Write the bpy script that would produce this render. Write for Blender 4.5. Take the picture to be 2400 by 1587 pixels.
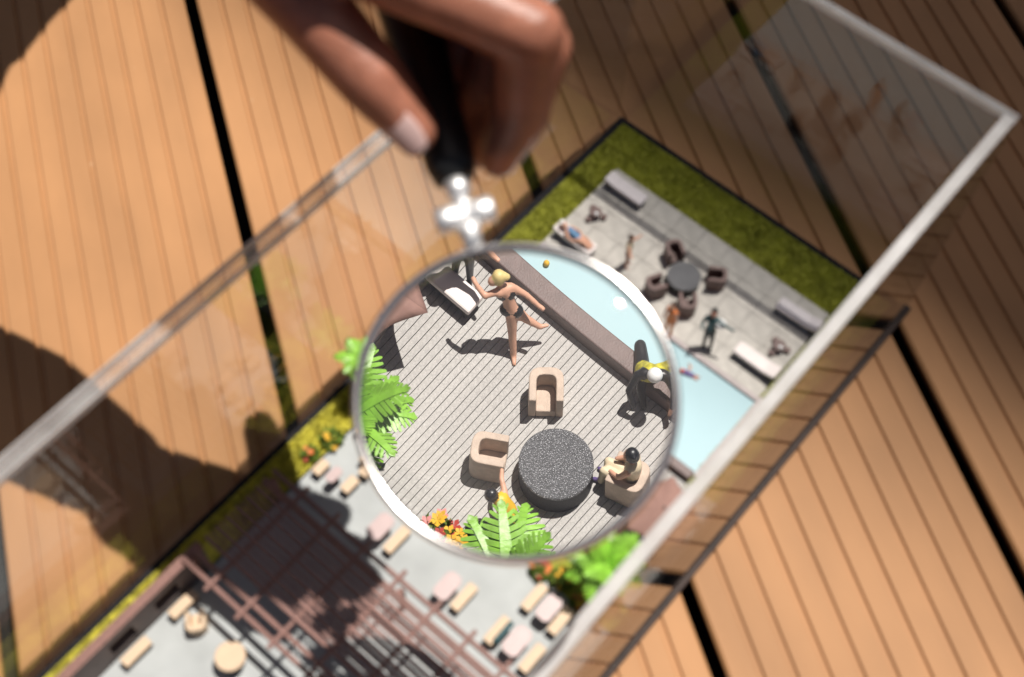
import bpy, bmesh, math, random
import numpy as np
from mathutils import Vector, Matrix, Quaternion, noise as mnoise
random.seed(7); rng = np.random.default_rng(7)
# Units: 1 Blender unit = 1 cm.  x runs along the back edge of the miniature, -y along its length, z up.
for o in list(bpy.data.objects): bpy.data.objects.remove(o)
S = bpy.context.scene; COL = S.collection
S.unit_settings.scale_length = 0.01
# ------------------------------------------------------------------ camera
cam = bpy.data.cameras.new('camera'); co = bpy.data.objects.new('camera', cam); COL.objects.link(co)
cam.sensor_width = 36; cam.lens = 45.0; cam.clip_start = 0.5; cam.clip_end = 20000
co.location = (21.816, -36.502, 51.851)
rz = Matrix.Rotation(0.655, 3, 'Z') @ Matrix.Rotation(0.506, 3, 'X') @ Matrix.Rotation(0.059, 3, 'Z')
co.rotation_euler = rz.to_euler()
cam.dof.use_dof = True; cam.dof.focus_distance = 420.0; cam.dof.aperture_fstop = 0.145
S.camera = co
# ------------------------------------------------------------------ light
SHX, SHY = -0.03, -0.34                       # shadow offset on the ground per cm of height
sd = Vector((-SHX, -SHY, 1)).normalized()     # towards the sun
w = bpy.data.worlds.new('World'); S.world = w; w.use_nodes = True
nt = w.node_tree; sky = nt.nodes.new('ShaderNodeTexSky'); sky.sky_type = 'NISHITA'; sky.sun_disc = False; sky.dust_density = 4.0; sky.air_density = .7; sky.ozone_density = .5
sky.sun_elevation = math.asin(sd.z); sky.sun_rotation = math.atan2(sd.x, sd.y)
nt.links.new(sky.outputs[0], nt.nodes['Background'].inputs[0]); nt.nodes['Background'].inputs[1].default_value = 0.038
sun = bpy.data.lights.new('sun', 'SUN'); sun.energy = 4.6; sun.angle = math.radians(0.53); sun.color = (1.0, .955, .89)
so = bpy.data.objects.new('sun', sun); COL.objects.link(so); so.rotation_euler = sd.to_track_quat('Z', 'Y').to_euler(); so.location = sd * 300
S.view_settings.view_transform = 'Standard'; S.view_settings.look = 'None'; S.view_settings.gamma = 1; S.view_settings.exposure = 0.28
S.view_settings.use_curve_mapping = False
cy = S.cycles
cy.max_bounces = 16; cy.transparent_max_bounces = 24; cy.transmission_bounces = 12; cy.glossy_bounces = 6
cy.caustics_reflective = False; cy.caustics_refractive = False; cy.sample_clamp_indirect = 4; cy.use_denoising = True
# ------------------------------------------------------------------ materials
MATS = {}
def mat(name, col, rough=.6, var=0., vscale=3., bump=0., bscale=20., spec=.5, metal=0., rnd=0., stretch=None, speck=None, sss=0., coat=0.):
    """Principled with noise in the base colour (its own grain), bump and a per-object tint."""
    m = bpy.data.materials.new(name); m.use_nodes = True; MATS[name] = m
    t = m.node_tree; N = t.nodes; L = t.links; b = N['Principled BSDF']
    b.inputs['Roughness'].default_value = rough; b.inputs['Specular IOR Level'].default_value = spec; b.inputs['Metallic'].default_value = metal
    if coat: b.inputs['Coat Weight'].default_value = coat
    if sss:
        b.inputs['Subsurface Weight'].default_value = sss; b.inputs['Subsurface Radius'].default_value = (.5, .2, .1); b.inputs['Subsurface Scale'].default_value = .4
    tc = N.new('ShaderNodeTexCoord'); vec = tc.outputs['Object']
    if stretch:
        mp = N.new('ShaderNodeMapping'); mp.inputs['Scale'].default_value = stretch; L.new(vec, mp.inputs[0]); vec = mp.outputs[0]
    rgb = N.new('ShaderNodeRGB'); rgb.outputs[0].default_value = (*col, 1); out = rgb.outputs[0]
    def mul(a, facsock, lo, hi):
        mr = N.new('ShaderNodeMapRange'); mr.inputs[1].default_value = .3; mr.inputs[2].default_value = .7
        mr.inputs[3].default_value = lo; mr.inputs[4].default_value = hi; L.new(facsock, mr.inputs[0])
        vm = N.new('ShaderNodeVectorMath'); vm.operation = 'SCALE'; L.new(a, vm.inputs[0]); L.new(mr.outputs[0], vm.inputs['Scale']); return vm.outputs[0]
    if var:
        n1 = N.new('ShaderNodeTexNoise'); n1.inputs['Scale'].default_value = vscale; n1.inputs['Detail'].default_value = 6; L.new(vec, n1.inputs[0])
        out = mul(out, n1.outputs[0], 1 - var, 1 + var)
    if rnd:
        oi = N.new('ShaderNodeObjectInfo'); mr = N.new('ShaderNodeMapRange'); mr.inputs[3].default_value = 1 - rnd; mr.inputs[4].default_value = 1 + rnd
        L.new(oi.outputs['Random'], mr.inputs[0]); vm = N.new('ShaderNodeVectorMath'); vm.operation = 'SCALE'; L.new(out, vm.inputs[0]); L.new(mr.outputs[0], vm.inputs['Scale']); out = vm.outputs[0]
    if speck:
        sc, thr, scol = speck
        n2 = N.new('ShaderNodeTexNoise'); n2.inputs['Scale'].default_value = sc; n2.inputs['Detail'].default_value = 3; L.new(tc.outputs['Object'], n2.inputs[0])
        mr = N.new('ShaderNodeMapRange'); mr.inputs[1].default_value = thr; mr.inputs[2].default_value = thr + .06; L.new(n2.outputs[0], mr.inputs[0])
        mx = N.new('ShaderNodeMix'); mx.data_type = 'RGBA'; L.new(mr.outputs[0], mx.inputs[0]); L.new(out, mx.inputs[6]); mx.inputs[7].default_value = (*scol, 1); out = mx.outputs[2]
    L.new(out, b.inputs['Base Color'])
    if bump:
        n3 = N.new('ShaderNodeTexNoise'); n3.inputs['Scale'].default_value = bscale; n3.inputs['Detail'].default_value = 5; L.new(vec, n3.inputs[0])
        bp = N.new('ShaderNodeBump'); bp.inputs['Strength'].default_value = bump; bp.inputs['Distance'].default_value = .05; L.new(n3.outputs[0], bp.inputs['Height']); L.new(bp.outputs[0], b.inputs['Normal'])
    return m
def sheet_acrylic(name, tint, edge=0.):
    """Clear acrylic: straight transmission with a Schlick reflection on both faces; edge whitens it to stand in for sun glint."""
    m = bpy.data.materials.new(name); m.use_nodes = True; MATS[name] = m
    t = m.node_tree; N = t.nodes; L = t.links; N.remove(N['Principled BSDF'])
    lw = N.new('ShaderNodeLayerWeight'); lw.inputs[0].default_value = .5
    pw = N.new('ShaderNodeMath'); pw.operation = 'POWER'; pw.inputs[1].default_value = 5; L.new(lw.outputs['Facing'], pw.inputs[0])
    ma = N.new('ShaderNodeMath'); ma.operation = 'MULTIPLY_ADD'; ma.inputs[1].default_value = .9; ma.inputs[2].default_value = .024; L.new(pw.outputs[0], ma.inputs[0])
    tr = N.new('ShaderNodeBsdfTransparent'); tr.inputs[0].default_value = (*tint, 1)
    gl = N.new('ShaderNodeBsdfGlossy'); gl.inputs['Roughness'].default_value = .015 if not edge else .12
    base = tr.outputs[0]
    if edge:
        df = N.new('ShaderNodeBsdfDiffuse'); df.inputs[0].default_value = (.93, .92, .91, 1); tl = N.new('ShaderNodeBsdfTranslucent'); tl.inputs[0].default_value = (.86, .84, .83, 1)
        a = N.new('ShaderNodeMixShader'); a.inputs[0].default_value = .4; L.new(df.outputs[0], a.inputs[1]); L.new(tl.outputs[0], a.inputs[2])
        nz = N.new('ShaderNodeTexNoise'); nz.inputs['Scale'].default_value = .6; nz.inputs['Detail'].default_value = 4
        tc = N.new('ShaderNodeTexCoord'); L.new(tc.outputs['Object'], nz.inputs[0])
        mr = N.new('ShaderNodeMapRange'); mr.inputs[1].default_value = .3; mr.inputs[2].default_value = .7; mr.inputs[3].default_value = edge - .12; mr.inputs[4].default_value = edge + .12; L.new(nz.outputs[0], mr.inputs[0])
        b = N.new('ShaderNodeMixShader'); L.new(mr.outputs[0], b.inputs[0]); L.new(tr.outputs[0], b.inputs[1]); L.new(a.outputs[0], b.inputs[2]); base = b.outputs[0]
    mx = N.new('ShaderNodeMixShader'); L.new(ma.outputs[0], mx.inputs[0]); L.new(base, mx.inputs[1]); L.new(gl.outputs[0], mx.inputs[2])
    L.new(mx.outputs[0], N['Material Output'].inputs[0]); return m
mat('decking', (.40, .20, .085), .62, .11, .13, .18, 4, .3, rnd=.10, stretch=(1, 2.2, 2.2), speck=(1.3, .735, (.52, .36, .22)))
mat('under', (.012, .011, .01), .95)
mat('charcoal', (.012, .011, .013), .8, .2, 2, spec=.2)
mat('dark_brown_plinth', (.038, .022, .017), .55, .3, .8, spec=.2)
mat('lawn', (.27, .275, .04), .9, .3, 1.4, .9, 16, .15)
mat('blade', (.40, .41, .055), .8, .4, .8, rnd=.1, spec=.2)
mat('slab', (.53, .50, .455), .8, .14, 2, .3, 25, .3, rnd=.07)
mat('joint', (.17, .16, .15), .9)
mat('plank', (.425, .405, .385), .6, .16, 26, .3, 30, .35, rnd=.05, speck=(30, .66, (.62, .60, .58)))
mat('water', (.40, .56, .60), .14, .03, .3, .06, 3, .5)
mat('kerb', (.135, .088, .08), .5, .15, 4, .25, 25, .5, speck=(22, .74, (.5, .45, .42)))
mat('kerb_pale', (.42, .36, .35), .6, .1, 4)
mat('floor', (.385, .40, .395), .6, .12, .5, .15, 8, .3)
mat('pinkbrown', (.215, .105, .083), .6, .15, 5, .2, 30)
mat('wallface', (.20, .155, .14), .7, .15, 1.5)
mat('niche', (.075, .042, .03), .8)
mat('peach', (.60, .44, .295), .6, .06, 2)
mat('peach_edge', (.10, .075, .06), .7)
mat('rose', (.46, .34, .325), .45, .06, 3)
mat('furn_dark', (.03, .028, .028), .6)
mat('tubchair', (.54, .42, .335), .55, .12, 6, .35, 40, .4)
mat('tubchair_dark', (.14, .082, .072), .55, .15, 5)
mat('foam', (.06, .06, .065), .5, .7, 42, .7, 42, .7, speck=(46, .585, (.66, .66, .69)))
mat('foam_side', (.012, .012, .014), .6, .3, 20)
mat('lounger', (.80, .72, .69), .55, .05, 3)
mat('lounger_grey', (.72, .66, .67), .55, .05, 3)
mat('white', (.78, .78, .77), .4)
mat('parasol', (.30, .175, .145), .75, .08, 5, .2, 60, .2, rnd=.04)
mat('frond', (.215, .44, .045), .4, .3, 2.5, .2, 12, .5, rnd=.22)
mat('trunk', (.12, .08, .045), .8, .2, 8)
mat('shrub', (.13, .19, .02), .75, .5, 4)
mat('bl_yellow', (.70, .40, .025), .6, .2, 5); mat('bl_red', (.42, .045, .03), .6, .2, 5); mat('bl_orange', (.70, .20, .05), .6, .2, 5); mat('bl_pink', (.72, .28, .27), .6, .2, 5)
mat('hedge', (.52, .47, .06), .8, .45, 1.6, .6, 14, .2)
mat('skin_paint', (.66, .36, .245), .5, .05, 8); mat('skin_deep', (.42, .20, .14), .5, .05, 8)
mat('blonde', (.68, .53, .22), .5); mat('blackpaint', (.012, .013, .016), .35); mat('teal', (.02, .075, .085), .5); mat('yellow', (.80, .47, .03), .45); mat('lime', (.46, .41, .03), .5, .5, 12)
mat('blue', (.10, .23, .40), .5, .2, 6); mat('cream', (.72, .60, .42), .5); mat('redpaint', (.60, .13, .08), .5); mat('violet', (.12, .08, .22), .5); mat('brownhair', (.05, .025, .015), .5); mat('silver', (.8, .8, .82), .2, metal=.6)
mat('skin', (.36, .145, .09), .38, .2, 1.3, .5, 7, .4, sss=.12)
mat('nail', (.62, .42, .38), .16, .04, 2, spec=.6, coat=.6)
mat('sleeve', (.03, .028, .032), .85)
mat('chrome', (.80, .78, .76), .16, .04, 4, metal=1.)
mat('handle', (.010, .010, .010), .45, spec=.4); mat('satin_chrome', (.93, .92, .91), .55, .04, 4, metal=1.)
mat('blocker', (.25, .22, .2), .8)
sheet_acrylic('acrylic', (.975, .98, .978)); sheet_acrylic('acrylic_glint', (.93, .93, .93), .62); sheet_acrylic('acrylic_glint_faint', (.93, .93, .93), .19)  # white in the top edges stands in for sun glint, strongest on the right
m = bpy.data.materials.new('lens_glass'); m.use_nodes = True; MATS['lens_glass'] = m
m.node_tree.nodes.remove(m.node_tree.nodes['Principled BSDF']); gb = m.node_tree.nodes.new('ShaderNodeBsdfGlass'); gb.inputs['IOR'].default_value = 1.5; gb.inputs['Roughness'].default_value = 0
m.node_tree.links.new(gb.outputs[0], m.node_tree.nodes['Material Output'].inputs[0])
# ------------------------------------------------------------------ helpers
def V(*a): return Vector(a)
class MB:
    def __init__(s): s.v = []; s.f = []
    def add(s, vs, fs):
        n = len(s.v); s.v += [tuple(x) for x in vs]; s.f += [tuple(i + n for i in f) for f in fs]; return s
    def box(s, x0, x1, y0, y1, z0, z1, M=None):
        vs = [V(x, y, z) for z in (z0, z1) for x, y in ((x0, y0), (x1, y0), (x1, y1), (x0, y1))]
        if M: vs = [M @ v for v in vs]
        return s.add(vs, [(3, 2, 1, 0), (4, 5, 6, 7), (0, 1, 5, 4), (1, 2, 6, 5), (2, 3, 7, 6), (3, 0, 4, 7)])
    def prism(s, pts, z0, z1):
        n = len(pts); vs = [(x, y, z0) for x, y in pts] + [(x, y, z1) for x, y in pts]
        return s.add(vs, [tuple(range(n - 1, -1, -1)), tuple(range(n, 2 * n))] + [(i, (i + 1) % n, n + (i + 1) % n, n + i) for i in range(n)])
    def lathe(s, prof, M=None, n=32, cap=True):
        M = M or Matrix(); vs = []; fs = []
        for r, z in prof:
            for k in range(n): a = 2 * math.pi * k / n; vs.append(M @ V(r * math.cos(a), r * math.sin(a), z))
        for i in range(len(prof) - 1):
            for k in range(n): fs.append((i * n + k, i * n + (k + 1) % n, (i + 1) * n + (k + 1) % n, (i + 1) * n + k))
        if cap: fs.append(tuple(range(n - 1, -1, -1))); fs.append(tuple((len(prof) - 1) * n + k for k in range(n)))
        return s.add(vs, fs)
    def capsule(s, p0, r0, p1, r1, n=12):
        p0 = Vector(p0); p1 = Vector(p1); d = p1 - p0; l = max(d.length, 1e-4); M = Matrix.Translation(p0) @ d.to_track_quat('Z', 'Y').to_matrix().to_4x4()
        pr = [(r0 * math.sin(a), -r0 * math.cos(a)) for a in np.linspace(.12, math.pi / 2, 5)] + [(r1 * math.cos(a), l + r1 * math.sin(a)) for a in np.linspace(0, math.pi / 2 - .12, 5)]
        return s.lathe(pr, M, n)
    def build(s, name, m, parent=None, smooth=False, bevel=0., world=False):
        me = bpy.data.meshes.new(name); me.from_pydata(s.v, [], s.f); me.materials.append(MATS[m]); me.validate()
        if smooth:
            for p in me.polygons: p.use_smooth = True
        o = bpy.data.objects.new(name, me); COL.objects.link(o); o.parent = parent
        if bevel:
            b = o.modifiers.new('bevel', 'BEVEL'); b.width = bevel; b.segments = 2; b.limit_method = 'ANGLE'
        if parent and world: o.matrix_parent_inverse = parent.matrix_world.inverted()
        return o
def tag(o, label=None, cat=None, group=None, kind=None):
    if label: o['label'] = label
    if cat: o['category'] = cat
    if group: o['group'] = group
    if kind: o['kind'] = kind
    return o
def empty(name, loc=(0, 0, 0), rot=0, label=None, cat=None, group=None, kind=None):
    o = bpy.data.objects.new(name, None); COL.objects.link(o); o.location = loc; o.rotation_euler = (0, 0, rot); o.empty_display_size = .3
    return tag(o, label, cat, group, kind)
def copy_tree(o, parent=None):
    c = o.copy(); COL.objects.link(c); c.parent = parent
    for ch in list(o.children): copy_tree(ch, c)
    return c
def place(o, loc, rot, label, group=None):
    o.location = loc; o.rotation_euler = (0, 0, rot); return tag(o, label, None, group)
def remesh(name, caps, voxel, smooth_it, parent=None, default=None):
    """caps: (p0, r0, p1, r1, material). One continuous skin over all capsules, painted per capsule."""
    mb = MB()
    for c in caps: mb.capsule(*c[:4])
    names = []
    for c in caps:
        if c[4] not in names: names.append(c[4])
    o = mb.build(name, names[0])
    r = o.modifiers.new('r', 'REMESH'); r.mode = 'VOXEL'; r.voxel_size = voxel; r.use_smooth_shade = True
    sm = o.modifiers.new('s', 'SMOOTH'); sm.factor = .5; sm.iterations = smooth_it
    me = bpy.data.meshes.new_from_object(o.evaluated_get(bpy.context.evaluated_depsgraph_get()))
    o.modifiers.clear(); old = o.data; o.data = me; bpy.data.meshes.remove(old); me.name = name
    me.materials.clear()
    for n in names: me.materials.append(MATS[n])
    if len(names) > 1:
        c = np.empty(len(me.polygons) * 3); me.polygons.foreach_get('center', c); c = c.reshape(-1, 3)
        best = np.full(len(c), 1e9); idx = np.zeros(len(c), np.int32)
        for p0, r0, p1, r1, mn in caps:
            p0 = np.array(p0, float); p1 = np.array(p1, float); d = p1 - p0; t = np.clip(((c - p0) @ d) / max(d @ d, 1e-9), 0, 1)
            dist = np.linalg.norm(c - (p0 + t[:, None] * d), axis=1) - (r0 + (r1 - r0) * t)
            k = dist < best; best[k] = dist[k]; idx[k] = names.index(mn)
        me.polygons.foreach_set('material_index', idx)
    me.polygons.foreach_set('use_smooth', np.ones(len(me.polygons), bool))
    o.parent = parent; return o
# ------------------------------------------------------------------ decking outside
g = MB(); g.box(-140, 160, -140, 160, -6, -4.2); tag(g.build('ground', 'under'), kind='structure')
DZ = -0.62
deck = empty('deck', (0, 0, DZ), math.radians(-32.8), kind='structure')
gaps = [-75.2, -61.2, -47.1, -33.1, -19.88, -5.40, 8.66, 23.3, 37.4, 51.5, 65.5]
for gi in range(len(gaps) - 1):
    a, b = gaps[gi] + .32, gaps[gi + 1] - .32; W = b - a; n = round(W / 1.29); pitch = W / n
    pr = [(a + .9, -2.2), (a + .9, -.42), (a + .02, -.42), (a, -.12), (a + .12, 0)]
    for k in range(1, n):
        c = a + k * pitch; pr += [(c - .15, 0), (c - .085, -.14), (c + .085, -.14), (c + .15, 0)]
    pr += [(b - .12, 0), (b, -.12), (b - .02, -.42), (b - .9, -.42), (b - .9, -2.2)]
    m_ = MB(); N_ = len(pr); vs = [(-95, y, z) for y, z in pr] + [(110, y, z) for y, z in pr]
    m_.add(vs, [(i, i + 1, N_ + i + 1, N_ + i) for i in range(N_ - 1)] + [(N_ - 1, 0, N_, 2 * N_ - 1), tuple(range(N_ - 1, -1, -1)), tuple(range(N_, 2 * N_))])
    o = m_.build('board', 'decking', deck); o.location.z = rng.uniform(-.03, .03) if gi not in (4, 5, 6) else 0
# an unseen slab, added high overhead, shades the back of the deck softly (17 m up, along the sun)
tdist = 1700; ec = V(0, -5.0, 0) + sd * tdist
r_ = MB(); r_.box(-1500, 1500, 0, 620, -30, 0); ro = r_.build('shade_blocker', 'blocker'); ro.location = ec
tag(ro, 'unseen slab added far above the deck to shade its back', 'blocker')
# ------------------------------------------------------------------ baseboard and case
W, LEN, H = 17.0, 46.0, 14.09
bb = empty('baseboard', (0, 0, DZ), 0, 'black baseboard under the miniature garden, its edge showing as a dark rim', 'baseboard')
MB().box(0, W - .1, -LEN, 0, 0.01, .55).build('board', 'charcoal', bb, bevel=.05)
MB().box(W - .09, W + .45, -LEN - .3, 0.35, 0.012, .27).build('side_plinth', 'dark_brown_plinth', bb, bevel=.06)
case = empty('display_case', (0, 0, DZ), 0, 'clear acrylic display case with top edges whitened to show sun glint around the miniature', 'display case')
zt = H - DZ; T = .27
def panel(x0, x1, y0, y1): MB().box(x0, x1, y0, y1, .56, zt - .35).build('panel', 'acrylic', case)
def edge(x0, x1, y0, y1, m='acrylic', lip=.07):
    """top of a panel: core between two chamfers painted bright like glints"""
    if x1 - x0 < y1 - y0: parts = [(x0, x0 + lip, y0, y1), (x1 - lip, x1, y0, y1)]; core = (x0 + lip + .002, x1 - lip - .002, y0, y1)
    else: parts = [(x0, x1, y0, y0 + lip), (x0, x1, y1 - lip, y1)]; core = (x0, x1, y0 + lip + .002, y1 - lip - .002)
    MB().box(*core, zt - .348, zt).build('top_edge', m, case)
    for q in parts: MB().box(*q, zt - .348, zt + .003).build('chamfer', 'acrylic_glint', case, bevel=.02)
panel(-T, .03, -LEN, -.16); edge(-.36, .30, -LEN, -.16, 'acrylic_glint_faint', .06)
panel(W - T, W + T, -LEN, -.16); edge(W - .24, W + .24, -LEN, -.16, 'acrylic_glint', .10)  # right edge painted whiter, as if catching the sun
panel(-T, W + T, -.15, .15); edge(-T, W + T, -.15, .15, 'acrylic_glint_faint', .05)
# ------------------------------------------------------------------ lawn, terrace, pool
lm = MB(); lm.prism([(.42, -.4), (16.6, -.4), (16.6, -14.5), (14.75, -14.5), (14.75, -2.85), (1.95, -2.85), (1.95, -14.5), (.42, -14.5)], -.06, .02)
lawn = lm.build('lawn', 'lawn'); tag(lawn, kind='structure')
def blades(name, regions, n, h, m, parent=None):
    vs = []; fs = []; tot = sum((b - a) * (d - c) for a, b, c, d, z in regions)
    for (a, b, c, d, z) in regions:
        for _ in range(int(n * (b - a) * (d - c) / tot)):
            x = rng.uniform(a, b); y = rng.uniform(c, d); t = rng.uniform(0, 6.28); l = h * rng.uniform(.6, 1.3); dx, dy = .035 * math.cos(t), .035 * math.sin(t); e = rng.normal(0, .05, 2)
            k = len(vs); vs += [(x - dx, y - dy, z), (x + dx, y + dy, z), (x + e[0], y + e[1], z + l)]; fs.append((k, k + 1, k + 2))
    return tag(MB().add(vs, fs).build(name, m, parent), kind='stuff')
o = blades('grass', [(.45, 16.55, -2.85, -.42, .02), (.45, 1.95, -14.5, -2.85, .02), (14.75, 16.55, -14.5, -2.85, .02)], 22000, .14, 'blade')
tag(o, 'short flocked grass of the miniature lawn around the far terrace')
ter = MB().box(1.95, 14.75, -8.68, -2.85, -.06, 0.02).build('terrace', 'joint'); tag(ter, kind='structure')
nx, ny = 9, 5
for i in range(nx):
    for j in range(ny):
        x0 = 1.97 + i * 12.76 / nx; y0 = -8.66 + j * 5.8 / ny
        MB().box(.008, 12.76 / nx - .008, .008, 5.8 / ny - .008, .021, .06).build('slab', 'slab', ter, bevel=.01).location = (x0, y0, rng.uniform(0, .012))
coping = MB(); coping.box(1.95, 14.75, -8.92, -8.69, -.06, .13); tag(coping.build('pool_coping', 'kerb_pale', bevel=.02), 'pale rim along the far side of the pool beside the stone terrace', 'pool rim')
pw = MB().box(1.9, 14.73, -13.68, -8.93, -.2, -.02).build('pool_water', 'water'); tag(pw, kind='structure')
tag(MB().box(14.74, 15.05, -13.7, -8.6, -.06, .1).build('pool_edge', 'kerb_pale', bevel=.02), 'narrow pale edge at the right end of the pool by the case wall', 'pool rim')
tag(MB().box(1.9, 14.76, -14.12, -13.69, -.1, .48).build('pool_kerb', 'kerb', bevel=.03), 'brown kerb between the pale blue pool and the grey plank deck', 'kerb')
pd = MB().box(1.9, 16.6, -20.3, -14.13, -.12, -.01).build('plank_deck', 'joint'); tag(pd, kind='structure')
pitch = .157; x = 1.93
pm = None
while x < 16.5:
    if pm is None: po = MB().box(0, pitch - .016, -20.25, -14.14, 0, .06).build('plank', 'plank', pd); pm = po
    else: po = pm.copy(); COL.objects.link(po); po.parent = pd
    po.location = (x, 0, rng.uniform(0, .004)); x += pitch
# restaurant floor and garden strips
fl = MB().box(2.0, 16.6, -45.5, -21.6, -.06, .03).build('restaurant_floor', 'floor'); tag(fl, kind='structure')
bed = MB().box(.9, 16.6, -21.58, -20.32, -.06, .05).build('planting_bed', 'lawn'); tag(bed, kind='structure')
hl = MB().box(.36, 1.88, -45.5, -14.52, -.06, .04).build('grass_strip', 'hedge'); tag(hl, kind='structure')
o = blades('grass', [(.40, .95, -45.5, -28.5, .04), (.40, 1.85, -28.5, -14.6, .04)], 8000, .18, 'hedge'); tag(o, 'yellow green grass strip along the left edge of the base')
# ------------------------------------------------------------------ furniture prototypes
def lounger_proto(m):
    r = empty('sun_lounger', cat='sun lounger')
    MB().box(-.62, 1.12, -.36, .36, .34, .56).build('mattress', m, r, bevel=.07)
    M = Matrix.Translation((-.6, 0, .36)) @ Matrix.Rotation(math.radians(14), 4, 'Y')
    MB().box(-.58, 0, -.36, .36, 0, .2, M).build('backrest', m, r, bevel=.06)
    for sx, sy in ((-.85, -.28), (-.85, .28), (.95, -.28), (.95, .28)): MB().box(sx - .05, sx + .05, sy - .05, sy + .05, .03, .36).build('leg', 'furn_dark', r)
    MB().box(-1.05, 1.08, -.33, .33, .28, .338).build('frame', 'furn_dark', r)
    return r
def chair_proto(m):
    r = empty('tub_chair', cat='chair'); n = 22
    sq = lambda v: math.copysign(abs(v) ** .6, v)
    def arc(rad, t0, t1, k): return [(rad * sq(math.cos(a)), rad * sq(math.sin(a))) for a in np.linspace(t0, t1, k)]
    # U-shaped shell: open to +x
    outer = [(.42, -.42)] + [(-.05 + x, y) for x, y in arc(.42, -math.pi / 2, -3 * math.pi / 2, n)] + [(.42, .42)]
    inner = [(.42, .24)] + [(-.03 + x, y) for x, y in arc(.24, math.pi / 2, 3 * math.pi / 2, n)][0:] + [(.42, -.24)]
    sh = MB(); no = len(outer); vs = []; fs = []
    inn = inner[::-1]
    for (x, y), (u, v_) in zip(outer, inn):
        vs += [(x, y, 0), (x, y, .92), (u, v_, .92), (u, v_, 0)]
    for i in range(no - 1):
        a = i * 4; b = a + 4
        for q in range(4): fs.append((a + q, a + (q + 1) % 4, b + (q + 1) % 4, b + q))
    fs += [(3, 2, 1, 0), tuple((no - 1) * 4 + q for q in range(4))]
    sh.add(vs, fs).build('shell', m, r, bevel=.03)
    MB().prism([(x * .99, y * .99) for x, y in inner], .0, .30).build('seat', m, r, bevel=.03)
    return r
def table_proto():
    r = empty('round_table', cat='table')
    MB().lathe([(.80, 0), (.80, .50)], n=64).build('base', 'foam_side', r)
    MB().lathe([(.80, .501), (.812, .52), (.812, .57), (.79, .585)], n=64).build('table_top', 'foam', r)
    return r
def bench_proto(L=1.25, Wd=.42):
    r = empty('bench', cat='bench')
    MB().box(-L / 2, L / 2, -Wd / 2, Wd / 2, .40, .52).build('seat', 'peach', r, bevel=.03)
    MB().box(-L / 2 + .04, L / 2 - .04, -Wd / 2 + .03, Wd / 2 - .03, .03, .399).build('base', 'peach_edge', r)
    return r
def dining_proto(L=1.2, Wd=.72):
    r = empty('dining_table', cat='table')
    c = .16; MB().prism([(-L / 2 + c, -Wd / 2), (L / 2 - c, -Wd / 2), (L / 2, -Wd / 2 + c), (L / 2, Wd / 2 - c), (L / 2 - c, Wd / 2), (-L / 2 + c, Wd / 2), (-L / 2, Wd / 2 - c), (-L / 2, -Wd / 2 + c)], .76, .84).build('table_top', 'rose', r, bevel=.015)
    lg = MB().lathe([(.09, .08), (.09, .76)], n=12).build('leg', 'furn_dark', r); MB().lathe([(.28, .03), (.26, .08)], n=20).build('foot', 'furn_dark', lg)
    return r
# far terrace
l1 = lounger_proto('lounger_grey'); place(l1, (3.25, -3.85, .06), 0, 'pale grey sun lounger in the grass corner of the far terrace, empty', 'sun loungers')
l2 = copy_tree(l1); place(l2, (13.72, -4.15, .06), math.pi + .03, 'pale grey sun lounger by the right edge of the far lawn', 'sun loungers')
l3 = lounger_proto('lounger'); place(l3, (13.62, -7.42, .06), math.pi, 'cream white sun lounger beside the pool corner at the right', 'sun loungers')
l4 = copy_tree(l3); place(l4, (3.2, -7.75, .06), 0, 'sun lounger carrying a sunbather with a blue towel, by the magnifier rim', 'sun loungers')
l5 = copy_tree(l3); l5.scale = (.68, .72, .8); place(l5, (3.86, -15.12, .06), .0, 'cream sun lounger on the plank deck seen through the magnifier', 'sun loungers')
tb = table_proto(); place(tb, (8.44, -6.05, .06), 0, 'round black table on the far stone terrace among four brown chairs', 'round black tables')
tb2 = copy_tree(tb); place(tb2, (8.30, -16.80, .06), 0, 'round speckled black table on the plank deck seen through the magnifier', 'round black tables')
ch = chair_proto('tubchair_dark')
for q, (loc, rot, lab) in enumerate([((7.25, -5.25, .06), math.radians(-35), 'brown tub chair behind the far black table towards the lawn corner'),
    ((7.75, -7.35, .06), math.radians(60), 'brown tub chair left of the far black table, near the magnifier rim'),
    ((9.45, -7.15, .06), math.radians(130), 'brown tub chair between the far black table and the waiter'),
    ((9.65, -5.1, .06), math.radians(215), 'brown tub chair right of the far black table, nearest the long lawn')]):
    place(ch if q == 0 else copy_tree(ch), loc, rot, lab, 'brown tub chairs on the far terrace')
c2 = chair_proto('tubchair')
for q, (loc, rot, lab) in enumerate([((7.02, -15.62, .06), math.radians(-50), 'empty sandy tub chair nearest the pool kerb, seen through the magnifier'),
    ((7.05, -17.55, .06), math.radians(30), 'empty sandy tub chair left of the speckled table, seen through the magnifier'),
    ((9.62, -16.0, .06), math.radians(195), 'sandy tub chair holding a dark haired seated figure, seen through the magnifier')]):
    o = place(c2 if q == 0 else copy_tree(c2), loc, rot, lab, 'sandy tub chairs on the plank deck'); o.scale = (.88, .9, .82)
def small_table(loc, label):
    r = empty('side_table', loc, 0, label, 'side table', 'small side tables on the far terrace')
    MB().lathe([(.2, .0), (.06, .04), (.05, .34), (.3, .36), (.3, .40)], n=16).build('stand', 'tubchair_dark', r, smooth=False)
    for a in (0.4, 2.5, 4.5):
        M = Matrix.Translation((.42 * math.cos(a), .42 * math.sin(a), 0))
        MB().lathe([(.14, 0), (.16, .2), (.13, .22)], M, n=12).build('stool', 'tubchair_dark', r)
    MB().lathe([(.085, .401), (.10, .45), (.03, .455)], Matrix.Translation((.1, -.08, 0)), n=14).build('dish', 'white', r, smooth=True)
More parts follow.
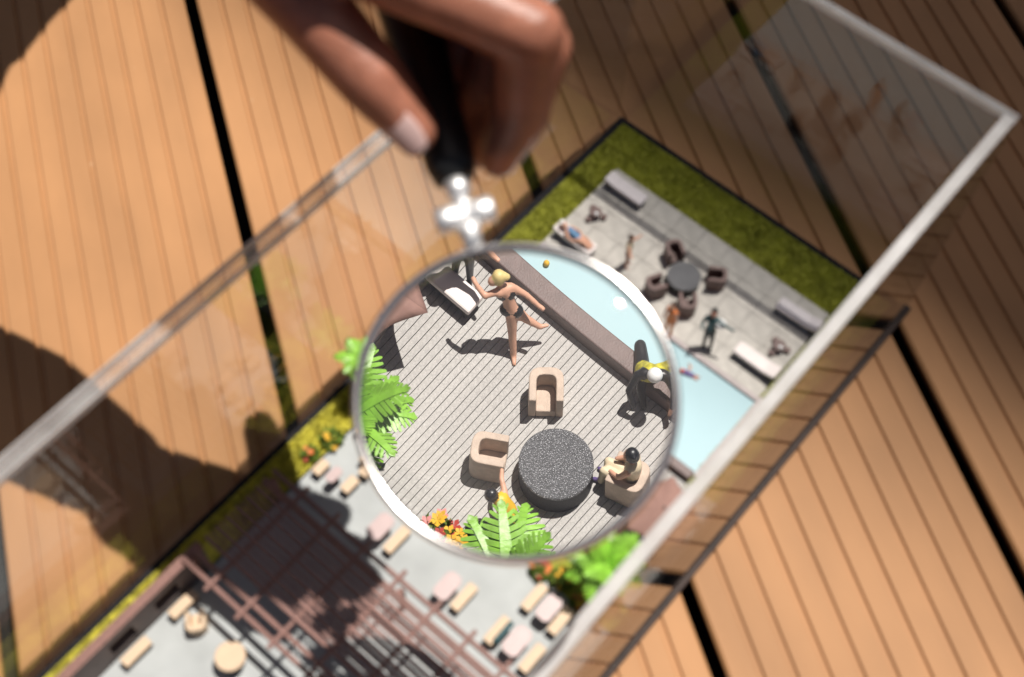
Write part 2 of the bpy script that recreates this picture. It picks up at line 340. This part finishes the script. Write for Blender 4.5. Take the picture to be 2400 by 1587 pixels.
small_table((2.95, -5.85, .06), 'small brown side table with a dish near the left lawn edge of the terrace')
small_table((13.95, -6.02, .06), 'small brown side table with a white dish between the two right loungers')
# restaurant furniture
bp = bench_proto(); dp = dining_proto(); first = {'b': True, 'd': True}
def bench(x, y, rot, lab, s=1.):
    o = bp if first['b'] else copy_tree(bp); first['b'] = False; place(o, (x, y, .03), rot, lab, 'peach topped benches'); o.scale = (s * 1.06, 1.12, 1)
def dining(x, y, rot, lab, s=1.):
    o = dp if first['d'] else copy_tree(dp); first['d'] = False; place(o, (x, y, .03), rot, lab, 'rose dining tables'); o.scale = (s * 1.05, s * 1.05, 1)
HP = math.pi / 2
dining(3.2, -24.2, HP, 'small rose dining table in shade at the left end of the restaurant row', .62)
bench(2.4, -24.25, HP, 'short peach bench at the far left by the flower bed', .55); bench(3.9, -24.0, HP, 'short peach bench right of the shaded left dining table', .6)
bench(3.95, -23.0, HP + .2, 'short peach bench beside the magnifier rim, near the palm', .55)
dining(6.3, -24.6, HP, 'rose dining table below the bright glint on the magnifier rim'); bench(7.12, -24.5, HP, 'sunlit peach bench beside the table below the magnifier glint')
dining(10.15, -24.68, HP, 'rose dining table in the middle of the restaurant floor'); bench(10.9, -24.5, HP, 'half shaded peach bench at the middle dining table')
dining(13.8, -24.55, HP, 'sunlit rose dining table nearest the bottom edge', 1.05); bench(12.85, -24.65, HP, 'peach bench left of the bottom dining table, with a dark cushion'); bench(14.65, -24.6, HP, 'peach bench right of the bottom dining table against the case wall')
dining(13.9, -22.65, HP, 'rose dining table beside the orange flowers at the right', .95); bench(13.1, -22.6, HP, 'peach bench left of the table by the orange flowers'); bench(14.55, -22.65, HP, 'peach bench between the flower side table and the case wall')
bench(2.45, -32.25, HP, 'peach bench against the brown wall nearest the pergola'); bench(2.48, -34.8, HP, 'peach bench against the brown wall nearest the bottom edge')
bench(3.6, -22.6, HP, 'peach bench hidden in leaf shade beside the planting bed', .5)
cu = MB(); cu.capsule((0, -.45, 0), .13, (0, .45, 0), .13); cu = cu.build('cushion', 'teal', smooth=True); cu.location = (13.12, -24.6, .66); tag(cu, 'long dark green cushion on the bench left of the bottom dining table', 'cushion')
pc = chair_proto('peach'); place(pc, (3.4, -32.4, .03), math.radians(140), 'peach tub chair beside the bench near the pergola'); pc.scale = (.95, .95, .8)
st = empty('round_stool', (5.55, -32.5, .03), 0, 'round peach topped table standing at the bottom left of the white floor', 'table')
MB().lathe([(.58, .68), (.62, .72), (.62, .80), (.59, .83)], n=40).build('table_top', 'peach', st); MB().lathe([(.5, .0), (.5, .3), (.12, .4), (.12, .679)], n=24).build('base', 'furn_dark', st)
# left wall with niches
wl = empty('garden_wall', (0, 0, .03), 0, 'long brown wall with dark niches and a pinkish coping along the left', 'wall')
WT = 2.15
xs = [(-45.4, -42.9), (-41.7, -39.2), (-38.0, -35.45), (-34.25, -33.1), (-31.9, -30.3)]
yl = -45.4
for a, b in xs: MB().box(1.62, 1.97, a, b, 0, WT).build('pier', 'wallface', wl)
for a, b in ((-42.9, -41.7), (-39.2, -38.0), (-35.45, -34.25), (-33.1, -31.9)):
    MB().box(1.62, 1.968, a + .001, b - .001, 0, .45).build('sill', 'wallface', wl); MB().box(1.62, 1.968, a + .001, b - .001, 1.55, WT - .001).build('lintel', 'wallface', wl)
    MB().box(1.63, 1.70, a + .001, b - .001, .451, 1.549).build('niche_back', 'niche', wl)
MB().box(1.56, 2.0, -45.4, -30.25, WT + .002, WT + .1).build('coping', 'pinkbrown', wl, bevel=.02)
# pergola
pg = empty('pergola', (0, 0, .03), 0, 'dark rose brown timber pergola with crossing beams over the restaurant floor', 'pergola')
def beam(n, x0, x1, y0, y1, z0, z1): MB().box(x0, x1, y0, y1, z0, z1).build(n, 'pinkbrown', pg, bevel=.015)
for yy in (-31.13, -30.62, -26.62, -26.1):
    beam('main_beam', 1.75, 17 - .6, yy - .09, yy + .09, 2.25, 2.5)
for xx in (3.47, 5.22, 7.0, 8.9, 10.8, 12.6, 14.4): beam('cross_beam', xx - .085, xx + .085, -31.5, -25.7, 2.502, 2.66)
for i in range(6):
    yy = -29.95 + i * .56; beam('slat', 1.9, 16.2, yy - .095, yy + .095, 2.662, 2.78); beam('batten', 1.9, 16.2, yy + .22, yy + .34, 2.664, 2.73)
for xx in (2.0, 9.2, 15.9):
    for yy in (-30.87, -26.36): beam('post', xx - .12, xx + .12, yy - .12, yy + .12, 0, 2.248)
# parasols
def parasol(loc, rot, label, R=2.35, hz=1.75, rise=.75, sq=4):
    r = empty('parasol', loc, rot, label, 'parasol', 'brown parasols on the plank deck')
    n = 8; N_ = 12
    for s_ in range(n):
        vs = []; fs = []
        a0 = 2 * math.pi * s_ / n; a1 = 2 * math.pi * (s_ + 1) / n
        for i in range(N_ + 1):
            u = i / N_
            for j in range(9):
                v_ = j / 8; a = a0 + (a1 - a0) * v_; sag = 1 - .13 * math.sin(math.pi * v_)
                rad = R * u * (1 + (sag - 1) * u ** 2) * math.cos(math.pi / n) / math.cos(a - (a0 + a1) / 2) * 1.06
                vs.append((rad * math.cos(a), rad * math.sin(a), hz + rise * (1 - u ** 1.15) - .07 * u * math.sin(math.pi * v_)))
        for i in range(N_):
            for j in range(8): k = i * 9 + j; fs.append((k, k + 9, k + 10, k + 1))
        p_ = MB().add(vs, fs).build('canopy_panel', 'parasol', r, smooth=True)
        so_ = p_.modifiers.new('t', 'SOLIDIFY'); so_.thickness = .02
    MB().lathe([(.05, 0), (.05, hz + rise + .12)], n=12).build('pole', 'furn_dark', r); MB().lathe([(.4, 0), (.38, .08)], n=24).build('foot', 'furn_dark', r)
    for s_ in range(n):
        a = 2 * math.pi * s_ / n; mb = MB(); mb.capsule((.06 * math.cos(a), .06 * math.sin(a), hz + rise - .06), .02, ((R - .1) * math.cos(a), (R - .1) * math.sin(a), hz - .03), .015, 6); mb.build('rib', 'furn_dark', r)
parasol((1.95, -17.0, .06), math.radians(13), 'brown scalloped parasol at the left of the plank deck, cut by the magnifier rim', 2.3)
parasol((15.02, -16.65, .06), math.radians(22), 'brown parasol at the right end of the plank deck by the case wall', 1.62, 1.75, .5)
# palms
def frond_mesh(L=1.9, Wd=.36, droop=.9):
    n = 11; vs = []; fs = []
    def pt(t, off, lift=0.):
        a = t * droop; x = L * math.sin(a) / droop * .98; z = L * (.35 * t - (1 - math.cos(a)) / droop * .85); return (x, off, z + lift - .3 * abs(off))
    for i in range(n):
        t0, t1 = i / n, (i + 1) / n; wd = Wd * (math.sin(math.pi * min(1, t0 * .78 + .22)) * .9 + .12)
        k = len(vs); c0 = .13 * (1 - .55 * t0); c1 = .13 * (1 - .55 * t1)
        vs += [pt(t0, -c0), pt(t0, c0), pt(t1, c1), pt(t1, -c1)]; fs.append((k, k + 1, k + 2, k + 3))
        if i == 0: continue
        for sgn in (1, -1):
            k = len(vs); u = .9 + .2 * ((i * 7 + (sgn > 0) * 3) % 5) / 5; w_ = wd * u
            vs += [pt(t0, sgn * c0 * .8, .006), pt(t0 + .075, sgn * w_ * .72), pt(t0 + .13, sgn * w_ * .98), pt(t0 + .155, sgn * w_ * 1.04), pt(t0 + .18, sgn * w_ * .95), pt(t0 + .145, sgn * w_ * .66), pt(t1 - .018, sgn * c1 * .8, .006)]
            f = (k, k + 6, k + 5, k + 4, k + 3, k + 2, k + 1); fs.append(f if sgn > 0 else f[::-1])
    k = len(vs); vs += [pt(1, -.07), pt(1.08, -.07), pt(1.15, 0), pt(1.08, .07), pt(1, .07)]; fs.append((k + 4, k + 3, k + 2, k + 1, k))
    return vs, fs
def palm(loc, h, n, s, label, a0=0., lean=0.):
    r = empty('palm_tree', loc, a0, label, 'palm', 'bright green miniature palms')
    MB().lathe([(.13, 0), (.09, h * .5), (.075, h)], Matrix.Shear('XY', 4, (lean, 0)) if lean else None, n=10).build('trunk', 'trunk', r, smooth=True)
    base = None
    for i in range(n):
        if base is None or i == n // 2:
            vs, fs = frond_mesh(1.75 if base is None else 1.5, .42, .95 if base is None else .6); o = MB().add(vs, fs).build('frond', 'frond', r); so_ = o.modifiers.new('t', 'SOLIDIFY'); so_.thickness = .035
            base = o
        else: o = base.copy(); COL.objects.link(o); o.parent = r
        upper = i >= n * .62
        a = 2.4 * i + rng.uniform(-.2, .2); tilt = rng.uniform(-.2, .25) - (rng.uniform(.3, .7) if upper else 0)
        o.location = (lean * h, 0, h - .02 + .04 * (i % 3)); o.rotation_euler = (rng.uniform(-.25, .25), tilt, a); q = s * rng.uniform(.82, 1.1); o.scale = (q, q * 1.15, q)
    return r
palm((.95, -20.0, .04), 2.6, 12, .72, 'bright green palm left of the magnifier rim, standing against the decking', .3)
palm((4.75, -19.6, .05), 2.3, 17, .95, 'bright green palm filling the left side of the magnifier lens', 1.1)
palm((9.8, -20.2, .05), 2.0, 17, 1.12, 'bright green palm at the bottom of the magnifier lens', .2)
palm((14.75, -20.15, .05), 2.6, 18, 1.05, 'bright green palm right below the magnifier, by the case wall', .8)
# flowering shrubs
def shrub(loc, s, cols, label, n=150):
    r = empty('flowering_shrub', loc, rng.uniform(0, 6), label, 'shrub', 'flowering shrubs')
    vs = []; fs = []
    for _ in range(n):
        p = rng.normal(0, 1, 3); p /= np.linalg.norm(p); p *= rng.uniform(.45, 1) ** .5; p = np.array([p[0] * s, p[1] * s, abs(p[2]) * s * 1.1 + .03])
        d = rng.normal(0, 1, 3); d /= np.linalg.norm(d); e = np.cross(d, rng.normal(0, 1, 3)); e /= np.linalg.norm(e); q = s * rng.uniform(.22, .36); k = len(vs)
        vs += [p - d * q, p + e * q * .45, p + d * q, p - e * q * .45]; fs.append((k, k + 1, k + 2, k + 3))
    fo = MB().add([tuple(v) for v in vs], fs).build('foliage', 'shrub', r)
    for c, cnt in cols:
        for _ in range(cnt):
            t = rng.uniform(0, 6.28); e = rng.uniform(.3, 1.4); p = (s * math.cos(t) * math.cos(e), s * math.sin(t) * math.cos(e), s * 1.05 * math.sin(e) + .05)
            mb = MB(); q = .125 * rng.uniform(.8, 1.3); nn = 5
            for w_ in range(nn):
                aa = 2 * math.pi * w_ / nn; k = []
                ax = Vector((math.cos(aa), math.sin(aa), .35)); sd_ = Vector((-math.sin(aa), math.cos(aa), 0))
                mb.add([Vector(p), Vector(p) + ax * q * .7 + sd_ * q * .42, Vector(p) + ax * q * 1.15, Vector(p) + ax * q * .7 - sd_ * q * .42], [(0, 3, 2, 1)])
            mb.build('blossom', c, fo)
shrub((1.5, -24.0, .05), .42, [('bl_orange', 2), ('bl_red', 1)], 'shrub with red and orange blossoms at the pergola corner on the left')
shrub((1.7, -22.9, .05), .55, [('bl_yellow', 3)], 'yellow flowering shrub below the left palm outside the lens')
shrub((2.5, -21.6, .05), .5, [('bl_yellow', 3)], 'yellow flowering shrub touching the left rim of the magnifier')
shrub((7.25, -19.5, .05), .42, [('bl_pink', 5), ('bl_red', 3), ('bl_yellow', 2)], 'shrub with pink and red blossoms at the lower left inside the lens')
shrub((7.7, -19.4, .05), .32, [('bl_yellow', 5), ('bl_orange', 1)], 'small yellow flowering shrub left of the bottom palm inside the lens')
shrub((12.5, -21.5, .05), .48, [('bl_red', 4), ('bl_orange', 4)], 'red flowering shrub under the lower rim of the magnifier')
shrub((13.4, -21.2, .05), .55, [('bl_yellow', 7)], 'golden flowering shrub between the right palm and the dining tables')
shrub((14.7, -21.5, .05), .48, [('bl_yellow', 4), ('bl_red', 3), ('bl_orange', 2)], 'shrub with orange and dark red blossoms below the right palm')
shrub((11.2, -20.95, .05), .5, [('bl_yellow', 3), ('bl_pink', 2)], 'leafy shrub with few blossoms hidden behind the lower magnifier rim')
# ------------------------------------------------------------------ figures
def figure(caps, label, vox=.035, it=3):
    o = remesh('person', caps, vox, it); return tag(o, label, 'person', 'painted miniature people')
def lift(pts, dz): return [(a, b, c + dz) for a, b, c in pts]
SK, SD = 'skin_paint', 'skin_deep'
def limb(pts, rs, m): return [(pts[i], rs[i], pts[i + 1], rs[i + 1], m) for i in range(len(pts) - 1)]
# woman in a dark bikini, leaning forward on one leg, arms spread
wf = (5.84, -15.30, .13)
cp = limb([wf, (5.66, -15.16, .72), (5.50, -15.02, 1.28)], [.075, .10, .15], SK) + [((5.84, -15.30, .11), .07, (5.98, -15.44, .10), .05, SK)]
cp += limb([(5.44, -14.92, 1.28), (5.72, -14.80, .95), (6.00, -14.62, .62)], [.15, .10, .065], SK) + [((6.00, -14.62, .62), .06, (6.10, -14.50, .66), .045, SK)]
cp += [((5.38, -15.06, 1.36), .155, (5.56, -14.92, 1.32), .155, 'blackpaint'), ((5.46, -14.98, 1.42), .15, (5.34, -14.97, 1.70), .145, SK), ((5.34, -14.97, 1.7), .15, (5.22, -14.98, 1.98), .16, SK)]
cp += [((5.22, -15.03, 1.86), .155, (5.32, -14.92, 1.86), .155, 'blackpaint'), ((5.20, -15.1, 2.0), .11, (5.30, -14.86, 2.0), .11, SK), ((5.20, -14.98, 2.02), .08, (5.10, -15.0, 2.24), .08, SK), ((5.07, -15.0, 2.34), .155, (5.06, -14.98, 2.42), .15, 'blonde'), ((5.16, -14.9, 2.42), .10, (5.2, -14.87, 2.40), .08, 'blonde'), ((5.0, -15.1, 2.30), .115, (4.99, -15.11, 2.25), .10, SK), ((4.93, -15.17, 2.28), .03, (4.93, -15.17, 2.27), .03, SK)]
cp += limb([(5.14, -15.14, 2.02), (5.0, -15.36, 1.96), (4.72, -15.34, 2.12), (4.62, -15.30, 2.16)], [.085, .07, .058, .06], SK)
cp += limb([(5.34, -14.82, 2.0), (5.62, -14.68, 1.78), (5.92, -14.62, 1.58), (6.02, -14.6, 1.54)], [.085, .07, .058, .06], SK)
cp = [((a[0], a[1], .06 + (a[2] - .06) * .93), r0, (b[0], b[1], .06 + (b[2] - .06) * .93), r1, m_) for a, r0, b, r1, m_ in cp]
figure(cp, 'blonde woman figure in dark swimwear leaning forward with spread arms, centre of the lens')
# partner in black at the rim
def standing(x, y, h, rot, top, legs, hair, skin, lean=(0, 0), arms='down', z0=.065):
    k = h / 2.7; R2 = Matrix.Rotation(rot, 3, 'Z')
    def P(a, b, c): v = R2 @ V(a * k, b * k, 0); return (x + v.x + lean[0] * c * k, y + v.y + lean[1] * c * k, z0 + c * k)
    c_ = []
    for s_ in (-1, 1):
        c_ += limb([P(0, .17 * s_, .07), P(.02, .15 * s_, .68), P(0, .12 * s_, 1.28)], [.075 * k, .10 * k, .155 * k], legs) + [(P(0, .17 * s_, .05), .065 * k, P(.2, .19 * s_, .05), .05 * k, legs)]
    c_ += [(P(0, -.07, 1.32), .19 * k, P(0, .07, 1.32), .19 * k, legs), (P(0, 0, 1.45), .19 * k, P(0, 0, 1.98), .22 * k, top), (P(0, -.2, 2.06), .12 * k, P(0, .2, 2.06), .12 * k, top)]
    c_ += [(P(0, 0, 2.12), .085 * k, P(.01, 0, 2.32), .085 * k, skin), (P(.06, 0, 2.42), .16 * k, P(.05, 0, 2.50), .15 * k, skin), (P(-.04, 0, 2.5), .165 * k, P(-.02, 0, 2.56), .16 * k, hair)]
    A = {'down': ([(.0, .27, 2.02), (.05, .36, 1.6), (.16, .36, 1.24)],) * 2, 'carry': ([(.0, .27, 2.02), (.06, .4, 1.66), (.42, .34, 1.72)], [(.0, .27, 2.02), (.05, .62, 1.9), (.1, 1.0, 1.84)]), 'wide': ([(.0, .27, 2.02), (.2, .58, 1.8), (.4, .82, 1.9)],) * 2}[arms]
    for s_, pts in zip((-1, 1), A): c_ += limb([P(a, b * s_, c) for a, b, c in pts], [.095 * k, .075 * k, .06 * k], skin if arms != 'carry' else top)
    return c_
figure(standing(3.95, -14.75, 2.6, math.radians(-60), 'blackpaint', 'blackpaint', 'brownhair', SK, (-.05, .05), 'wide'), 'figure in black clothes standing behind the blonde woman at the lens rim')
wt = figure(standing(11.42, -8.15, 2.75, math.radians(-70), 'teal', 'blackpaint', 'blackpaint', SD, (-.12, .12), 'carry'), 'waiter figure in a teal shirt holding a white plate on the far terrace')
pl = MB().lathe([(.05, 0), (.2, .03), (.27, .07), (.25, .075), (.18, .045)], n=24).build('plate', 'white', smooth=True); pl.location = (11.52, -7.72, 1.78); tag(pl, 'round white plate carried by the waiter figure', 'plate')
figure(standing(5.85, -7.1, 2.3, math.radians(20), 'cream', 'skin_deep', 'brownhair', SK, (-.05, .08), 'wide'), 'pink skinned bather figure standing on the far terrace close to the magnifier rim')
figure(standing(9.6, -8.75, 2.4, math.radians(-90), 'bl_orange', 'bl_orange', 'brownhair', SK, (-.06, .05), 'down', .13), 'orange clad figure at the pool rim, half hidden by the magnifier frame')
# sunbather on lounger l4 (lies along x, head to -x)
z = .74; yb = -7.75
cp = [((2.45, yb, z + .22), .16, (2.40, yb, z + .24), .15, SK), ((2.36, yb, z + .26), .15, (2.33, yb, z + .26), .14, 'white'), ((2.6, yb, z + .14), .08, (2.75, yb, z + .08), .1, SK), ((2.8, yb - .12, z + .06), .15, (2.8, yb + .12, z + .06), .15, SK),
      ((2.85, yb, z + .06), .2, (3.15, yb, z + .03), .19, 'blue'), ((3.2, yb, z), .18, (3.35, yb, z), .18, 'blue')]
for s_ in (-1, 1): cp += limb([(3.4, yb + .11 * s_, z - .02), (3.75, yb + .13 * s_, z + .12), (4.15, yb + .1 * s_, z - .06)], [.14, .1, .07], SK) + limb([(2.8, yb + .24 * s_, z + .04), (3.05, yb + .34 * s_, z - .02), (3.35, yb + .3 * s_, z - .04)], [.08, .065, .05], SK)
figure(cp, 'sunbather figure with a blue towel lying on the lounger beside the magnifier rim')
# swimmer
zs = 0.0; cp = [((11.30, -9.86, .04), .13, (11.28, -9.86, .06), .12, 'redpaint'), ((11.42, -9.83, .02), .15, (11.75, -9.74, .0), .13, 'violet')] + limb([(11.45, -9.7, .02), (11.5, -9.45, .03), (11.3, -9.35, .03)], [.06, .05, .045], SK)
for s_ in (-1, 1): cp += limb([(11.8, -9.73 + .06 * s_, -.01), (12.1, -9.66 + .09 * s_, -.01)], [.07, .045], SD)
figure(cp, 'swimmer figure with a red cap in the pale blue pool')
# figure in black and yellow climbing over the kerb, white cap
cp = limb([(7.86, -13.55, .52), (8.08, -13.75, .55), (8.30, -13.98, .62)], [.13, .15, .17], 'blackpaint') + limb([(8.62, -13.35, .45), (8.6, -13.6, .55), (8.48, -13.92, .66)], [.11, .14, .17], 'lime')
cp += [((8.34, -13.98, .70), .2, (8.56, -14.05, .98), .21, 'lime'), ((8.5, -14.16, 1.06), .13, (8.82, -13.94, 1.06), .13, 'blackpaint'), ((8.70, -14.1, 1.16), .09, (8.78, -14.16, 1.3), .09, SK), ((8.80, -14.18, 1.40), .17, (8.82, -14.2, 1.46), .165, 'white')]
cp += limb([(8.42, -14.26, 1.04), (8.42, -14.55, .75), (8.62, -14.62, .42)], [.1, .08, .065], 'blackpaint') + limb([(8.9, -13.92, 1.06), (9.15, -13.98, .85), (9.3, -14.2, .62)], [.1, .08, .065], 'blackpaint') + limb([(9.3, -14.2, .62), (9.3, -14.3, .45)], [.06, .055], SK)
cp += limb([(8.3, -13.98, .62), (8.5, -14.25, .4), (8.7, -14.4, .13)], [.14, .1, .07], 'blackpaint')
figure(cp, 'figure in black and yellow with a white cap leaning over the pool kerb')
# seated figure with dark hair in the right sandy chair
cx_, cy_ = 9.62, -16.0; f = Vector((math.cos(math.radians(195)), math.sin(math.radians(195)), 0)); sdv = Vector((-f.y, f.x, 0))
def Q(a, b, c): v = f * a + sdv * b; return (cx_ + v.x, cy_ + v.y, .06 + c)
cp = [(Q(-.06, 0, .55), .17, Q(-.12, 0, 1.15), .19, 'cream'), (Q(-.12, -.15, 1.22), .1, Q(-.12, .15, 1.22), .1, 'cream'), (Q(-.1, 0, 1.3), .075, Q(-.08, 0, 1.42), .075, SK), (Q(-.04, 0, 1.52), .15, Q(-.04, 0, 1.58), .14, SK), (Q(-.1, 0, 1.56), .165, Q(-.09, 0, 1.64), .155, 'blackpaint'), (Q(-.14, .0, 1.68), .07, Q(-.2, .12, 1.72), .04, 'blackpaint')]
for s_ in (-1, 1): cp += limb([Q(.0, .1 * s_, .56), Q(.5, .12 * s_, .58), Q(.56, .12 * s_, .08)], [.13, .1, .07], 'cream') + [(Q(.56, .12 * s_, .07), .06, Q(.72, .13 * s_, .06), .05, 'violet')] + limb([Q(-.1, .22 * s_, 1.2), Q(.1, .27 * s_, .9), Q(.34, .16 * s_, .78)], [.08, .065, .05], SK)
figure(cp, 'seated figure with black hair and cream clothes right of the speckled table')
# yellow-dressed figure lying in front of the left chair
cp = [((7.80, -18.40, .95), .155, (7.82, -18.42, 1.02), .15, 'blackpaint'), ((7.93, -18.34, .86), .08, (7.98, -18.32, .8), .08, SK), ((8.02, -18.30, .80), .19, (8.16, -18.26, .52), .22, 'yellow'), ((8.16, -18.26, .52), .22, (8.36, -18.40, .3), .19, 'yellow')]
cp += limb([(7.98, -18.14, .86), (7.74, -17.98, .95), (7.6, -17.8, .92)], [.08, .06, .05], SK) + limb([(8.12, -18.46, .8), (8.3, -18.55, .55), (8.42, -18.5, .3)], [.075, .06, .05], 'yellow')
for s_ in (-1, 1): cp += limb([(8.36, -18.40 + .08 * s_, .28), (8.52, -18.62 + .1 * s_, .22), (8.6, -18.85 + .1 * s_, .13)], [.12, .09, .06], 'yellow')
figure(cp, 'black haired figure in a yellow dress beside the left sandy chair, above the bottom palm')
cp = [((7.75, -18.95, .2), .14, (7.79, -18.97, .2), .13, 'blackpaint'), ((7.92, -18.93, .17), .12, (8.25, -18.85, .16), .13, 'violet')] + limb([(8.3, -18.82, .15), (8.6, -18.95, .15)], [.09, .06], 'skin_deep') + limb([(7.95, -18.8, .16), (7.8, -18.62, .14), (7.92, -18.5, .12)], [.06, .05, .045], 'blackpaint')
figure(cp, 'small dark figure lying on the planks at the lower left of the lens palm')
bl = MB(); bl.lathe([(.02, 0), (.07, .05), (.05, .11), (.01, .13)], n=10); bl = bl.build('ball', 'bl_yellow', smooth=True); bl.location = (5.05, -13.3, -.02); tag(bl, 'tiny yellow ball floating alone on the pool, seen through the lens', 'ball')
# ------------------------------------------------------------------ magnifying glass
Lc = V(13.067, -24.78, 22.269); NZ = V(.136, -.207, .969).normalized(); HD = V(-.812, .537, .229); HD = (HD - NZ * HD.dot(NZ)).normalized(); SX = HD.cross(NZ).normalized()
ML = Matrix((SX, HD, NZ)).transposed().to_4x4(); ML.translation = Lc
mg = empty('magnifying_glass'); mg.matrix_world = ML; tag(mg, 'round magnifying glass with a chrome rim and black handle held over the miniature', 'magnifying glass')
RL, RS = 4.02, 27.5
def cap_prof(n=40): return [(RL * i / n, math.sqrt(RS ** 2 - (RL * i / n) ** 2) - math.sqrt(RS ** 2 - RL ** 2) + .05) for i in range(n + 1)]
c_ = cap_prof(); lp = [(r, -z_) for r, z_ in c_[1:]] + [(r, z_) for r, z_ in c_[::-1][:-1]]
lb = MB(); nseg = 160; lb.lathe(lp, n=nseg, cap=False)
nv = len(lp); k0 = len(lb.v); lb.v += [(0, 0, -c_[0][1]), (0, 0, c_[0][1])]
for k in range(nseg): lb.f.append((k0, (k + 1) % nseg, k)); lb.f.append((k0 + 1, (nv - 1) * nseg + k, (nv - 1) * nseg + (k + 1) % nseg))
lens = lb.build('lens', 'lens_glass', mg, smooth=True)
# exact sphere normals, so that the facets do not show
me = lens.data; nrm = []
zc = math.sqrt(RS ** 2 - RL ** 2) - .05
for lp_ in me.loops:
    v = me.vertices[lp_.vertex_index].co; nrm.append((Vector((v.x, v.y, v.z + zc)) if v.z > 0 else Vector((v.x, v.y, v.z - zc))).normalized())
me.normals_split_custom_set(nrm)
ri = [(RL - .04, -.14), (RL - .02, .14), (RL + .03, .2), (RL + .13, .22), (RL + .20, .16), (RL + .22, 0), (RL + .20, -.16), (RL + .13, -.22), (RL + .03, -.2), (RL - .04, -.14)]
lens.parent = MB().lathe(ri, n=128, cap=False).build('rim', 'chrome', mg, smooth=True)
def along(a, dirv): return Matrix.Translation(a) @ Vector(dirv).to_track_quat('Z', 'Y').to_matrix().to_4x4()
hax = (V(0, 1, 0) * math.cos(math.radians(4)) + V(0, 0, -1) * math.sin(math.radians(4)))   # the handle leans a little away
A0 = V(0, RL + .2, 0)
ferr = MB().lathe([(.26, 0), (.26, .35), (.32, .42), (.30, .62), (.24, .66), (.24, 1.6), (.33, 1.64), (.36, 2.05)], along(A0, hax), n=32).build('ferrule', 'satin_chrome', mg, smooth=True)
MB().lathe([(.28, -.82), (.38, -.76), (.38, -.30), (.34, -.24), (.34, .24), (.38, .30), (.38, .76), (.28, .82)], along(A0 + hax * 1.0, V(1, 0, 0)), n=32).build('hinge', 'satin_chrome', ferr, smooth=True)
MB().lathe([(.30, 2.0), (.56, 2.12), (.70, 2.6), (.73, 3.5), (.70, 4.6), (.80, 6.2), (.86, 8.5), (.82, 11.0), (.72, 12.6), (.5, 13.2), (.2, 13.35)], along(A0, hax), n=48).build('handle', 'handle', mg, smooth=True)
# ------------------------------------------------------------------ hand and arm
SKN = 'skin'
th = [(-1.58, -21.03, 28.59), (0.33, -21.18, 27.88), (3.22, -21.58, 26.96), (5.38, -21.69, 25.95), (6.73, -21.62, 24.96)]
ix = [(3.28, -20.99, 28.8), (8.38, -18.96, 27.74), (8.45, -19.21, 24.86), (8.18, -19.81, 23.2)]
md = [(3.22, -19.98, 28.58), (7.87, -17.94, 25.96), (7.88, -18.83, 23.39), (7.22, -19.6, 22.59)]
rg = [(1.94, -18.8, 27.24), (6.67, -17.58, 25.27), (6.55, -18.66, 22.89), (5.77, -19.25, 22.78)]
lt = [(0.83, -18.25, 26.48), (4.97, -17.05, 24.47), (5.18, -18.59, 23.04), (4.78, -19.24, 23.11)]
wr = (-4.2, -20.3, 28.2); el = (-20.5, -24.3, 31.0); shd = (-32.2, -3.5, 45)
caps = limb(th, [1.5, 1.4, 1.05, .93, .66], SKN) + limb(ix, [1.0, .88, .78, .58], SKN) + limb(md, [1.1, .92, .82, .62], SKN) + limb(rg, [1.05, .88, .78, .6], SKN) + limb(lt, [.98, .76, .66, .52], SKN)
for q in (ix, md, rg, lt): caps.append((wr, 1.6, q[0], 1.15, SKN))
for q1, q2 in ((ix, md), (md, rg), (rg, lt)): caps.append((q1[0], 1.1, q2[0], 1.1, SKN))
caps += [(wr, 1.7, th[0], 1.6, SKN), (th[1], 1.3, ix[0], 1.05, SKN), (wr, 2.3, (-9.5, -21.1, 28.3), 3.1, SKN), ((-9.5, -21.1, 28.3), 3.1, el, 4.3, SKN)]
hand = remesh('person', caps, .16, 6)
tag(hand, 'bare hand gripping the black handle with a bent index finger and a pale thumb nail', 'person')
sl = MB(); sl.capsule(el, 4.6, shd, 6.5, 24); sl.capsule(shd, 7.5, (-38, 6, 42), 11, 24); sl.build('sleeve', 'sleeve', hand, smooth=True)
# thumb nail
td = (Vector(th[4]) - Vector(th[3])).normalized(); tocam = (Vector(co.location) - Vector(th[4])).normalized(); nn_ = (tocam + V(-.42, -.36, .05)); nn_ = (nn_ - td * nn_.dot(td)).normalized(); sx_ = td.cross(nn_)
MN = Matrix((sx_, td, nn_)).transposed().to_4x4(); MN.translation = Vector(th[4]) - td * .22 + nn_ * .66
nb = MB(); vs = []; fs = []; n1, n2 = 10, 12
for i in range(n1 + 1):
    for j in range(n2 + 1):
        u = i / n1 * 2 - 1; v_ = j / n2 * 2 - 1
        xx = u * math.sqrt(max(0, 1 - .45 * v_ * v_)) * .44; yy = v_ * math.sqrt(max(0, 1 - .35 * u * u)) * .74
        vs.append(MN @ V(xx, yy, -.52 * xx * xx * 1.2 - .10 * yy * yy + .05))
for i in range(n1):
    for j in range(n2): k = i * (n2 + 1) + j; fs.append((k, k + n2 + 1, k + n2 + 2, k + 1))
o = nb.add(vs, fs).build('thumb_nail', 'nail', hand, smooth=True); so_ = o.modifiers.new('t', 'SOLIDIFY'); so_.thickness = .05
